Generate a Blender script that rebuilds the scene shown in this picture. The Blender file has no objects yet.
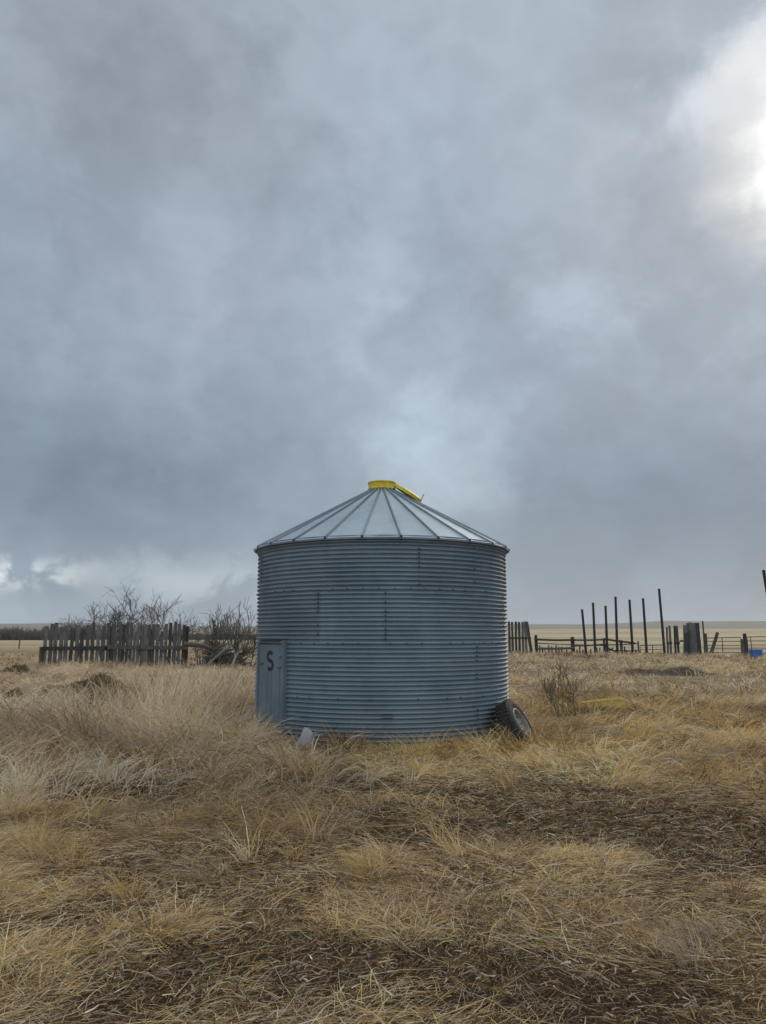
import bpy, math, random
import numpy as np
from mathutils import Vector, Matrix

S = bpy.context.scene
COL = S.collection
R_ = math.radians
random.seed(7)
rng = np.random.default_rng(11)

# ------------------------------------------------------------------ camera
EYE, PITCH, F = 1.66, R_(9.13), 759.0
cam_d = bpy.data.cameras.new('camera')
cam = bpy.data.objects.new('camera', cam_d)
COL.objects.link(cam)
cam.location = (0, 0, EYE)
cam.rotation_euler = (R_(90) + PITCH, 0, 0)
cam_d.sensor_fit = 'VERTICAL'
cam_d.sensor_height = 24.0
cam_d.lens = 24.0 * F / 1024.0
cam_d.clip_start, cam_d.clip_end = 0.05, 20000
S.camera = cam
S.render.resolution_x, S.render.resolution_y = 766, 1024

# ------------------------------------------------------------------ exposure
S.view_settings.view_transform = 'Standard'
S.view_settings.look = 'None'
S.view_settings.gamma = 1.0
S.view_settings.use_curve_mapping = False
S.view_settings.exposure = 0.0
S.render.engine = 'CYCLES'
S.cycles.max_bounces = 6
S.cycles.diffuse_bounces = 3
S.cycles.glossy_bounces = 3
S.cycles.transmission_bounces = 3
S.cycles.volume_bounces = 1

HAZE = 0.00012
SUN_AZ, SUN_EL = R_(28.5), R_(30.0)      # clockwise from the view direction (+Y)

# ------------------------------------------------------------------ node helper
class NG:
    def __init__(self, tree):
        self.t = tree
    def n(self, kind, **kw):
        nd = self.t.nodes.new(kind)
        for k, v in kw.items():
            setattr(nd, k, v)
        return nd
    def put(self, sock, v):
        if isinstance(v, bpy.types.NodeSocket):
            self.t.links.new(v, sock)
        elif v is not None:
            sock.default_value = v
    def m(self, op, a, b=None, c=None, clamp=False):
        nd = self.n('ShaderNodeMath', operation=op, use_clamp=clamp)
        self.put(nd.inputs[0], a)
        if b is not None: self.put(nd.inputs[1], b)
        if c is not None: self.put(nd.inputs[2], c)
        return nd.outputs[0]
    def v(self, op, a, b=None):
        nd = self.n('ShaderNodeVectorMath', operation=op)
        self.put(nd.inputs[0], a)
        if b is not None: self.put(nd.inputs[1], b)
        return nd.outputs['Value'] if op in ('DISTANCE', 'LENGTH', 'DOT_PRODUCT') else nd.outputs['Vector']
    def xyz(self, x, y, z=0.0):
        nd = self.n('ShaderNodeCombineXYZ')
        for s, q in zip(nd.inputs, (x, y, z)): self.put(s, q)
        return nd.outputs[0]
    def noise(self, vec, scale, detail=4.0, rough=0.55, dist=0.0, color=False):
        nd = self.n('ShaderNodeTexNoise')
        self.put(nd.inputs['Vector'], vec)
        nd.inputs['Scale'].default_value = scale
        nd.inputs['Detail'].default_value = detail
        nd.inputs['Roughness'].default_value = rough
        nd.inputs['Distortion'].default_value = dist
        return nd.outputs['Color'] if color else nd.outputs['Fac']
    def rng(self, v, a, b, c=0.0, d=1.0, smooth=True):
        nd = self.n('ShaderNodeMapRange', interpolation_type='SMOOTHSTEP' if smooth else 'LINEAR')
        self.put(nd.inputs[0], v)
        for s, q in zip(nd.inputs[1:5], (a, b, c, d)): self.put(s, q)
        return nd.outputs[0]
    def mix(self, f, a, b, mode='MIX'):
        nd = self.n('ShaderNodeMix', data_type='RGBA', blend_type=mode)
        self.put(nd.inputs[0], f)
        for s, q in ((nd.inputs[6], a), (nd.inputs[7], b)):
            if isinstance(q, (tuple, list)) and len(q) == 3: q = (*q, 1)
            self.put(s, q)
        return nd.outputs[2]
    def bump(self, h, strength, dist):
        nd = self.n('ShaderNodeBump')
        nd.inputs['Strength'].default_value = strength
        nd.inputs['Distance'].default_value = dist
        self.put(nd.inputs['Height'], h)
        return nd.outputs[0]

def srgb(r, g, b, k=1.0):
    f = lambda c: k * ((c / 255 / 12.92) if c <= 10 else ((c / 255 + .055) / 1.055) ** 2.4)
    return (f(r), f(g), f(b))

# ------------------------------------------------------------------ world: overcast sky
W = bpy.data.worlds.new('World')
S.world = W
W.use_nodes = True
W.node_tree.nodes.clear()
g = NG(W.node_tree)
d = g.v('NORMALIZE', g.n('ShaderNodeTexCoord').outputs['Generated'])
sep = g.n('ShaderNodeSeparateXYZ'); g.put(sep.inputs[0], d)
X, Y, Z = sep.outputs
az0 = g.m('MULTIPLY', g.m('ARCTAN2', X, Y), 180 / math.pi)
el0 = g.m('MULTIPLY', g.m('ARCSINE', Z), 180 / math.pi)
# cloud deck seen in perspective
zz = g.m('ADD', g.m('MAXIMUM', Z, 0.0), 0.16)
P = g.xyz(g.m('DIVIDE', X, zz), g.m('DIVIDE', Y, zz), 3.7)
warp = g.noise(P, 0.9, 4, 0.55, color=True)
wsep = g.n('ShaderNodeSeparateXYZ'); g.put(wsep.inputs[0], warp)
w1 = g.m('SUBTRACT', wsep.outputs[0], 0.5)
w2 = g.m('SUBTRACT', wsep.outputs[1], 0.5)
dA = g.noise(g.v('MULTIPLY', d, (9.0, 9.0, 12.0)), 1.0, 5, 0.6, color=True)
dsep = g.n('ShaderNodeSeparateXYZ'); g.put(dsep.inputs[0], dA)
w3 = g.m('SUBTRACT', dsep.outputs[0], 0.5)
w4 = g.m('SUBTRACT', dsep.outputs[1], 0.5)
az = g.m('ADD', az0, g.m('ADD', g.m('MULTIPLY', w1, 6.0), g.m('MULTIPLY', w3, 11.0)))
el = g.m('ADD', el0, g.m('MULTIPLY', g.m('ADD', g.m('MULTIPLY', w2, 4.0), g.m('MULTIPLY', w4, 9.0)),
                         g.rng(el0, 0.0, 22.0, 0.18, 1.0)))
AE = g.xyz(az, el, 0.0)
def blob(a, e, ra, re, inner=0.0):
    q = g.v('MULTIPLY', g.v('SUBTRACT', AE, (a, e, 0.0)), (1 / ra, 1 / re, 0.0))
    return g.rng(g.v('LENGTH', q), inner, 1.0, 1.0, 0.0)
K = 10.0                                  # background strength 0.1
base = g.mix(g.rng(el0, 0.0, 46.0, 0, 1, False), srgb(140, 154, 170, K), srgb(156, 167, 178, K))
big = g.noise(g.v('ADD', P, g.v('SCALE', warp)), 1.0, 4, 0.5)
lump = g.noise(g.v('ADD', g.v('MULTIPLY', d, (5.2, 5.2, 3.0)), g.v('SCALE', dA)), 1.0, 4, 0.45, 0.3)
puff = g.noise(g.v('MULTIPLY', d, (17.0, 17.0, 21.0)), 1.0, 5, 0.5, 0.5)
sky_c = base
def lay(mask, col, amt):
    global sky_c
    sky_c = g.mix(g.m('MULTIPLY', mask, amt, clamp=True), sky_c, (*col, 1))
lay(blob(-20, 37, 26, 14), srgb(145, 153, 163, K), 0.85)
lay(blob(-12, 25, 17, 8), srgb(165, 174, 187, K), 0.6)
lay(blob(1, 18, 15, 13), srgb(172, 186, 199, K), 0.95)
lay(blob(4, 12, 8, 9), srgb(178, 193, 205, K), 0.6)
lay(blob(-24, 11, 18, 9), srgb(114, 127, 143, K), 0.9)
lay(blob(23, 8, 18, 11), srgb(113, 127, 145, K), 0.95)
lay(blob(19, 20, 12, 5), srgb(150, 164, 181, K), 0.6)
lay(blob(15, 22, 8, 4), srgb(184, 197, 211, K), 0.45)
lay(blob(-14, 3.6, 14, 3.0), srgb(190, 201, 209, K), g.rng(puff, .38, .54, .1, .95))
lay(blob(-27, 4.1, 7.5, 1.9), srgb(222, 228, 231, K), g.rng(puff, .38, .52, 0, 1.0))
lay(blob(-30, 1.6, 16, 1.6), srgb(168, 183, 196, K), 0.7)
# darker and lighter folds of the cloud deck
sky_c = g.mix(1.0, sky_c, g.mix(g.rng(lump, 0.30, 0.70), (.92, .925, .93), (1.20, 1.20, 1.195)), 'MULTIPLY')
sky_c = g.mix(g.rng(el0, 20, 34), sky_c, g.mix(1.0, sky_c, g.mix(g.rng(big, 0.32, 0.70), (.95, .95, .955), (1.09, 1.09, 1.085)), 'MULTIPLY'))
sky_c = g.mix(g.rng(el0, 2, 10), sky_c, g.mix(1.0, sky_c, g.mix(g.rng(puff, 0.32, 0.70), (.955, .96, .965), (1.05, 1.05, 1.05)), 'MULTIPLY'))
# the sun behind broken cloud
soft = g.noise(g.v('ADD', g.v('MULTIPLY', d, (9.0, 9.0, 9.0)), (4.1, 2.2, 0.7)), 1.0, 4, 0.45, 0.4)
lay(blob(22.5, 34.2, 8.5, 5.0), srgb(222, 230, 240, K), g.rng(soft, .36, .60, .15, .95))
lay(blob(29.5, 36.0, 6.0, 5.0), srgb(236, 240, 244, K), g.rng(soft, .34, .56, .3, .95))
lay(blob(30.5, 30.5, 9.5, 9.5), srgb(226, 229, 230, K), g.rng(soft, .30, .58, .45, 1.0))
sky_c = g.mix(g.m('MULTIPLY', blob(32.6, 30.2, 5.4, 6.8, .0), g.rng(soft, .30, .52, .35, 1.0)), sky_c, (13.0, 13.0, 12.6, 1))
# unseen sky overhead and behind the viewer is brightened to light the ground
thin = g.m('MAXIMUM', g.rng(el0, 44, 72), g.m('MULTIPLY', g.rng(Y, .15, -.7), .55))
sky_c = g.mix(1.0, sky_c, g.mix(thin, (1, 1, 1), (3.7, 3.5, 3.15)), 'MULTIPLY')
# a clear-sky Nishita layer shows faintly through the deck
nish = g.n('ShaderNodeTexSky', sky_type='NISHITA', sun_disc=False)
nish.sun_elevation, nish.sun_rotation = SUN_EL, SUN_AZ
sky_c = g.mix(0.94, nish.outputs[0], sky_c)
bg = g.n('ShaderNodeBackground'); g.put(bg.inputs[0], sky_c); bg.inputs[1].default_value = 0.1
g.put(g.n('ShaderNodeOutputWorld').inputs[0], bg.outputs[0])

sun_d = bpy.data.lights.new('sun', 'SUN')
sun = bpy.data.objects.new('sun', sun_d); COL.objects.link(sun)
sun_d.energy, sun_d.angle, sun_d.color = 1.5, R_(24), (1.0, 0.90, 0.75)
sv = Vector((math.sin(SUN_AZ) * math.cos(SUN_EL), math.cos(SUN_AZ) * math.cos(SUN_EL), math.sin(SUN_EL)))
sun.rotation_euler = sv.to_track_quat('Z', 'Y').to_euler()
sun.location = (40, 60, 60)

# ------------------------------------------------------------------ placing helpers
CP, SP = math.cos(PITCH), math.sin(PITCH)
def ray(px, py):
    x, y = (px - 383) / F, (512 - py) / F
    return Vector((x, CP - SP * y, SP + CP * y))
def on_ground(px, py, z=0.0):
    r = ray(px, py); t = (z - EYE) / r.z
    return Vector((r.x * t, r.y * t, z))
def at(px, py, depth):
    r = ray(px, py); t = depth / r.y
    return Vector((r.x * t, depth, EYE + r.z * t))

# ------------------------------------------------------------------ mesh helpers
class MB:
    def __init__(self): self.v, self.f = [], []
    def add(self, vs, fs):
        o = len(self.v)
        self.v += [tuple(p) for p in vs]
        self.f += [tuple(i + o for i in f) for f in fs]
    def box(self, c, s, rot=None, bev=0.0):
        hx, hy, hz = s[0] / 2, s[1] / 2, s[2] / 2
        M = rot if rot is not None else Matrix.Identity(3)
        vs = [M @ Vector((a * hx, b * hy, e * hz)) + Vector(c) for a in (-1, 1) for b in (-1, 1) for e in (-1, 1)]
        self.add(vs, [(0, 1, 3, 2), (4, 6, 7, 5), (0, 4, 5, 1), (2, 3, 7, 6), (0, 2, 6, 4), (1, 5, 7, 3)])
        return self
    def tube(self, pts, rad, n=8, cap=True):
        pts = [Vector(p) for p in pts]
        if not isinstance(rad, (list, tuple)): rad = [rad] * len(pts)
        rings = []; up = None
        for i, p in enumerate(pts):
            t = (pts[min(i + 1, len(pts) - 1)] - pts[max(i - 1, 0)]).normalized()
            if up is None:
                up = t.orthogonal().normalized()
            up = (up - t * up.dot(t))
            up = up.normalized() if up.length > 1e-6 else t.orthogonal().normalized()
            s = t.cross(up)
            rings.append([p + (up * math.cos(2 * math.pi * k / n) + s * math.sin(2 * math.pi * k / n)) * rad[i] for k in range(n)])
        vs = [q for r in rings for q in r]
        fs = [(i * n + k, i * n + (k + 1) % n, (i + 1) * n + (k + 1) % n, (i + 1) * n + k)
              for i in range(len(pts) - 1) for k in range(n)]
        if cap:
            fs.append(tuple(range(n - 1, -1, -1))); fs.append(tuple((len(pts) - 1) * n + k for k in range(n)))
        self.add(vs, fs); return self
    def lathe(self, prof, n=48, closed=False, M=None):
        vs = []
        for r, z in prof:
            for k in range(n):
                a = 2 * math.pi * k / n
                p = Vector((r * math.cos(a), r * math.sin(a), z))
                vs.append(M @ p if M is not None else p)
        m = len(prof); fs = []
        for i in range(m if closed else m - 1):
            j = (i + 1) % m
            for k in range(n):
                fs.append((i * n + k, i * n + (k + 1) % n, j * n + (k + 1) % n, j * n + k))
        self.add(vs, fs); return self
    def build(self, name, mat, parent=None, smooth=False, bevel=0.0, extra=None):
        me = bpy.data.meshes.new(name)
        me.from_pydata(self.v, [], self.f); me.validate(); me.update()
        if mat: me.materials.append(mat)
        if extra:
            me.materials.append(extra[0])
            for p_ in me.polygons[extra[1]:]: p_.material_index = 1
        if smooth: me.shade_smooth()
        o = bpy.data.objects.new(name, me); COL.objects.link(o)
        if parent: o.parent = parent
        if bevel:
            b = o.modifiers.new('bevel', 'BEVEL'); b.width = bevel; b.segments = 2; b.limit_method = 'ANGLE'
        return o

def tag(o, label=None, cat=None, group=None, kind=None):
    if label: o['label'] = label
    if cat: o['category'] = cat
    if group: o['group'] = group
    if kind: o['kind'] = kind
    return o
def thing(name, label, cat, loc=(0, 0, 0), rotz=0.0, group=None):
    o = bpy.data.objects.new(name, None); COL.objects.link(o)
    o.location = loc; o.rotation_euler = (0, 0, rotz); o.empty_display_size = .2
    return tag(o, label, cat, group)

# ------------------------------------------------------------------ numpy noise
def vnoise(x, y, seed):
    r = np.random.default_rng(seed); T = r.random((256, 256))
    xi, yi = np.floor(x).astype(int), np.floor(y).astype(int)
    fx, fy = x - xi, y - yi
    fx, fy = fx * fx * (3 - 2 * fx), fy * fy * (3 - 2 * fy)
    a, b = T[xi % 256, yi % 256], T[(xi + 1) % 256, yi % 256]
    c, e = T[xi % 256, (yi + 1) % 256], T[(xi + 1) % 256, (yi + 1) % 256]
    return (a * (1 - fx) + b * fx) * (1 - fy) + (c * (1 - fx) + e * fx) * fy
def fbm(x, y, scale, seed, oct=4):
    x, y = np.asarray(x, float) / scale + 37.3, np.asarray(y, float) / scale + 91.7
    s, a, t = 0, 1.0, 0
    for k in range(oct):
        s = s + a * vnoise(x, y, seed + k); t += a; a *= .5; x, y = x * 2.03, y * 2.03
    return s / t
def sstep(v, a, b):
    t = np.clip((np.asarray(v, float) - a) / (b - a), 0, 1)
    return t * t * (3 - 2 * t)

BIN = Vector((-0.02, 13.1, -0.03)); BR = 2.10

def height(x, y):
    x, y = np.asarray(x, float), np.asarray(y, float)
    r = np.hypot(x, y); a = np.degrees(np.arctan2(x, y))
    near = sstep(r, 1.0, 4.0) * (1 - sstep(r, 60, 160))
    h = (fbm(x, y, 2.2, 3) - .5) * .16 * near + (fbm(x, y, .5, 5, 3) - .5) * .05 * near * (1 - sstep(r, 20, 40))
    h = h + (fbm(x, y, 11, 8, 3) - .5) * .30 * sstep(r, 16, 34) * (1 - sstep(r, 60, 160))
    db = np.hypot(x - BIN.x, y - BIN.y)
    h = h * sstep(db, 2.0, 4.5)
    right = sstep(a, 2, 12)
    h = h + 7.5 * sstep(r, 180, 1000) * right + 2.0 * sstep(r, 300, 1000) * (1 - right)
    ridge = sstep(r, 1250, 2300) * (1 - .6 * sstep(r, 2500, 5500))
    h = h + ridge * (14 + 14 * fbm(a, a * 0, 9, 21, 3) + 9 * sstep(a, 14, 22) + 5 * sstep(a, -10, -24))
    return h

# ------------------------------------------------------------------ materials
def mat(name):
    m = bpy.data.materials.new(name); m.use_nodes = True
    m.node_tree.nodes.clear()
    gg = NG(m.node_tree)
    out = gg.n('ShaderNodeOutputMaterial')
    return m, gg, out
def principled(gg, out, col, rough=.8, metal=0.0, normal=None, spec=.5):
    b = gg.n('ShaderNodeBsdfPrincipled')
    if isinstance(col, (tuple, list)) and len(col) == 3: col = (*col, 1)
    gg.put(b.inputs['Base Color'], col); gg.put(b.inputs['Roughness'], rough)
    gg.put(b.inputs['Metallic'], metal); b.inputs['Specular IOR Level'].default_value = spec
    if normal is not None: gg.put(b.inputs['Normal'], normal)
    gg.put(out.inputs[0], b.outputs[0]); return b
def obj_co(gg): return gg.n('ShaderNodeTexCoord').outputs['Object']

def m_wood(name, c0, c1, c2):
    m, q, out = mat(name); co = obj_co(q)
    gr = q.noise(q.v('MULTIPLY', co, (22, 22, 1.6)), 1.0, 5, .6, .5)
    bl = q.noise(co, 2.3, 4, .6)
    rnd = q.n('ShaderNodeObjectInfo').outputs['Random']
    col = q.mix(q.rng(gr, .3, .7), c0, c1)
    col = q.mix(q.m('MULTIPLY', q.rng(bl, .45, .75), .7), col, c2)
    col = q.mix(1.0, col, q.mix(rnd, (.55, .55, .56), (1.5, 1.46, 1.42)), 'MULTIPLY')
    principled(q, out, col, .92, 0, q.bump(gr, .6, .01), .2); return m
M_BOARD = m_wood('weathered_board', (.068, .067, .068), (.14, .136, .135), (.055, .052, .05))
M_POST = m_wood('weathered_post', (.05, .045, .042), (.10, .092, .085), (.035, .032, .03))
M_BARK = m_wood('dead_bark', (.045, .04, .038), (.10, .092, .085), (.07, .064, .06))
M_PALEWOOD = m_wood('bleached_wood', (.20, .18, .16), (.34, .31, .28), (.15, .13, .115))
M_TWIG = m_wood('twig', (.075, .065, .058), (.15, .13, .115), (.10, .088, .078))
M_WEED = m_wood('dry_weed', (.15, .112, .076), (.26, .198, .135), (.11, .082, .056))

def m_galv(name, c_lo, c_hi, metal, rough, use_tint=False):
    m, q, out = mat(name); co = obj_co(q)
    n1 = q.noise(co, 1.3, 5, .6)
    n2 = q.noise(q.v('MULTIPLY', co, (9, 9, .9)), 1.0, 5, .65)
    n3 = q.noise(co, 42, 3, .6)
    col = q.mix(q.rng(n1, .3, .7), c_lo, c_hi)
    col = q.mix(q.m('MULTIPLY', q.rng(n2, .5, .78), .18), col, tuple(c * .62 for c in c_lo))
    col = q.mix(q.m('MULTIPLY', q.rng(n3, .52, .7), .25), col, tuple(c * 1.2 for c in c_hi))
    if use_tint:
        zc_ = q.n('ShaderNodeSeparateXYZ'); q.put(zc_.inputs[0], co)
        splash = q.m('MULTIPLY', q.rng(q.m('ADD', zc_.outputs[2], q.m('MULTIPLY', n2, .5)), .95, .25, 0, .55), q.rng(n3, .35, .6))
        col = q.mix(splash, col, (.17, .145, .115))
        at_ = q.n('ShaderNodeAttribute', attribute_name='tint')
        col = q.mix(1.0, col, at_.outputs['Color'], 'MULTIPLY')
    rg = q.m('ADD', q.m('MULTIPLY', n2, .22), rough - .11)
    principled(q, out, col, rg, metal, q.bump(n1, .05, .02)); return m
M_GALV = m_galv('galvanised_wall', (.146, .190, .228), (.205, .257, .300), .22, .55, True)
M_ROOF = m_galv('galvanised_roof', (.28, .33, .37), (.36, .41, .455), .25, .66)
M_RIB = m_galv('galvanised_rib', (.12, .15, .18), (.18, .215, .25), .35, .55)
M_SEAM = m_galv('galvanised_lap', (.132, .180, .218), (.185, .245, .288), .22, .55)
M_DOOR = m_galv('galvanised_door', (.115, .16, .195), (.16, .212, .25), .25, .55)

def m_flat(name, c, rough=.6, metal=0, var=.25, scale=9):
    m, q, out = mat(name); co = obj_co(q)
    n1 = q.noise(co, scale, 5, .65)
    col = q.mix(q.rng(n1, .3, .72), tuple(k * (1 - var) for k in c), tuple(min(1, k * (1 + var)) for k in c))
    principled(q, out, col, rough, metal, q.bump(n1, .2, .004)); return m
M_YELLOW = m_flat('yellow_paint', (.66, .49, .04), .5, 0, .22, 14)
M_YELLOW2 = m_flat('faded_yellow', (.62, .43, .12), .7, 0, .25, 7)
M_OLIVE = m_flat('lid_underside', (.12, .125, .07), .6, 0, .25, 12)
M_BLACKPAINT = m_flat('black_paint', (.012, .012, .015), .6, 0, .3, 20)
M_DARKGAP = m_flat('dark_plug_and_gap', (.015, .017, .02), .7, 0, .3, 20)  # dark plugs, and painted shade for collar gaps and rim holes
M_BOLT = m_flat('bolt_head', (.03, .034, .04), .7, .2, .4, 30)
M_RUBBER = m_flat('tyre_rubber', (.024, .022, .020), .85, 0, .6, 12)
M_RIM = m_flat('rim_steel', (.27, .26, .25), .55, .35, .35, 22)
M_POLE = m_flat('dark_steel', (.022, .024, .028), .7, .2, .35, 4)
M_PIPE = m_flat('rusty_pipe', (.075, .06, .05), .75, .2, .35, 8)
M_BLUE = m_flat('blue_plastic', (.035, .15, .48), .5, 0, .15, 6)
M_STONE = m_flat('pale_stone', (.30, .295, .32), .9, 0, .2, 10)
M_RED = m_flat('red_plastic', (.22, .03, .03), .5, 0, .2, 30)

# blades and straw: colour carried per blade
def m_grass():
    m, q, out = mat('dry_grass')
    a = q.n('ShaderNodeAttribute', attribute_name='Col').outputs['Color']
    df = q.n('ShaderNodeBsdfDiffuse'); q.put(df.inputs[0], a)
    tr = q.n('ShaderNodeBsdfTranslucent'); q.put(tr.inputs[0], a)
    mx = q.n('ShaderNodeMixShader'); mx.inputs[0].default_value = .28
    q.put(mx.inputs[1], df.outputs[0]); q.put(mx.inputs[2], tr.outputs[0])
    q.put(out.inputs[0], mx.outputs[0]); return m
M_GRASS = m_grass()

def m_ground():
    m, q, out = mat('prairie_ground')
    co = q.n('ShaderNodeNewGeometry').outputs['Position']
    z = q.n('ShaderNodeSeparateColor'); q.put(z.inputs[0], q.n('ShaderNodeAttribute', attribute_name='zone').outputs['Color'])
    thatch, field, ridge = z.outputs
    n1 = q.noise(co, 1.1, 6, .62)
    n2 = q.noise(co, 17, 5, .65)
    st = q.noise(q.v('ADD', q.v('MULTIPLY', co, (60, 14, 30)), q.v('SCALE', q.noise(co, 2.0, 3, .5, color=True))), 1.0, 4, .6, 1.2)
    soil = q.mix(q.rng(n1, .3, .7), (.036, .024, .016), (.072, .047, .030))
    soil = q.mix(q.m('MULTIPLY', q.rng(n2, .5, .7), .6), soil, (.115, .078, .050))
    soil = q.mix(q.m('MULTIPLY', q.rng(st, .58, .70), .55), soil, (.32, .245, .15))
    th = q.mix(q.rng(n1, .3, .7), (.18, .125, .072), (.32, .225, .13))
    th = q.mix(q.m('MULTIPLY', q.rng(n2, .5, .72), .5), th, (.10, .076, .05))
    col = q.mix(thatch, soil, th)
    nf = q.noise(q.v('MULTIPLY', co, (.02, .06, .02)), 1.0, 6, .65)
    nf2 = q.noise(q.v('MULTIPLY', co, (.006, .03, 1)), 1.0, 4, .6)
    fl = q.mix(q.rng(nf, .3, .7), (.34, .265, .165), (.47, .37, .235))
    fl = q.mix(q.m('MULTIPLY', q.rng(nf2, .46, .60), .9), fl, (.26, .20, .13))
    col = q.mix(field, col, fl)
    rg = q.mix(q.rng(nf, .35, .65), (.15, .122, .09), (.22, .18, .128))
    col = q.mix(ridge, col, rg)
    hh = q.m('ADD', n2, q.m('MULTIPLY', st, .8))
    principled(q, out, col, .95, 0, q.bump(hh, 1.0, .06), .15); return m
M_GROUND = m_ground()

def m_mound():
    m, q, out = mat('mossy_earth'); co = obj_co(q)
    n1 = q.noise(co, 4, 6, .65); n2 = q.noise(co, 30, 4, .6)
    col = q.mix(q.rng(n1, .35, .65), (.045, .033, .02), (.11, .085, .035))
    col = q.mix(q.m('MULTIPLY', q.rng(n2, .5, .7), .6), col, (.17, .13, .075))
    principled(q, out, col, .95, 0, q.bump(n2, .8, .03), .15); return m
M_MOUND = m_mound()
M_BANK = m_flat('bare_bank', (.085, .060, .042), .95, 0, .4, 9)

# ------------------------------------------------------------------ patches of bare soil, tall grass ...
def patch(x, y, lst):
    s = 0
    for px, py, rx, ry, k in lst:
        c = on_ground(px, py)
        s = s + k * np.exp(-(((x - c.x) / rx) ** 2 + ((y - c.y) / ry) ** 2))
    return s
DIRT = [(690, 955, .75, .5, -1.3), (560, 945, .6, .4, -.9), (600, 822, 2.2, .75, 1.0), (440, 812, 1.1, .6, .8), (720, 850, 1.0, .6, .6), (170, 975, 1.3, .42, 1.0), (350, 955, .6, .35, .7),
        (560, 880, 1.0, .35, .5), (130, 905, 1.0, .4, .5), (690, 995, .6, .3, .7), (30, 1000, .6, .3, .6), (490, 1010, .5, .2, .5),
        (260, 800, 1.0, .5, .5), (300, 860, .9, .45, .45), (60, 800, 1.2, .6, .4), (450, 950, .5, .3, .35)]
def dirt(x, y):
    n = fbm(x, y, 1.3, 41, 4)
    return np.clip(patch(x, y, DIRT) * 1.1 + (n - .50) * 4.2, 0, 1) * (1 - sstep(np.hypot(x, y), 10, 13))
def tall(x, y):
    a = np.degrees(np.arctan2(x, y)); r = np.hypot(x, y)
    left = (1 - sstep(a, -9.0, -6.8)) * sstep(r, 8.5, 12) * (1 - sstep(r, 31, 36))
    lump = sstep(fbm(x, y, 3.2, 61, 3), .36, .60)
    core = np.exp(-(((x + 4.3) / 2.6) ** 2 + ((y - 15.5) / 4.0) ** 2))
    return np.clip(left * (.22 + .5 * lump) + core * .9, 0, 1)
def right_of(x, y): return sstep(np.degrees(np.arctan2(x, y)), 2, 9)

# ------------------------------------------------------------------ ground sheet
def build_ground():
    rr = np.concatenate([[0.0], 0.6 * 1.0135 ** np.arange(0, 1)])
    rs = [0.5]
    while rs[-1] < 5000: rs.append(rs[-1] * (1.011 if rs[-1] < 60 else 1.03))
    rs = np.array(rs)
    aa = np.radians(np.concatenate([np.linspace(-42, 42, 300), np.linspace(45, 315, 80)]))
    A, Rg = np.meshgrid(aa, rs)
    x, y = Rg * np.sin(A), Rg * np.cos(A)
    z = height(x, y)
    nr, na = x.shape
    v = np.stack([x, y, z], -1).reshape(-1, 3)
    v = np.vstack([v, [[0, 0, 0]]])
    i, j = np.meshgrid(np.arange(nr - 1), np.arange(na), indexing='ij')
    j2 = (j + 1) % na
    q = np.stack([i * na + j, i * na + j2, (i + 1) * na + j2, (i + 1) * na + j], -1).reshape(-1, 4)
    q = q[:, ::-1]
    me = bpy.data.meshes.new('ground')
    c = len(v) - 1
    fan = [(c, (k + 1) % na, k) for k in range(na)]
    me.from_pydata(v.tolist(), [], q.tolist() + fan)
    me.validate(); me.update(); me.shade_smooth()
    a = np.degrees(np.arctan2(v[:, 0], v[:, 1])); r = np.hypot(v[:, 0], v[:, 1])
    th = np.clip(1 - dirt(v[:, 0], v[:, 1]), .12, 1) * (.35 + .65 * sstep(r, 5, 14))
    fld = sstep(r, 62, 80) * np.clip(right_of(v[:, 0], v[:, 1]) + sstep(r, 70, 130), 0, 1)
    rdg = sstep(r, 1150, 1500)
    ca = me.color_attributes.new('zone', 'FLOAT_COLOR', 'POINT')
    buf = np.stack([th, fld, rdg, np.ones_like(th)], -1).astype(np.float32)
    ca.data.foreach_set('color', buf.ravel())
    me.materials.append(M_GROUND)
    o = bpy.data.objects.new('ground', me); COL.objects.link(o)
    tag(o, 'dry prairie ground of brown soil and thatch', 'ground', kind='structure')
build_ground()

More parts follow.
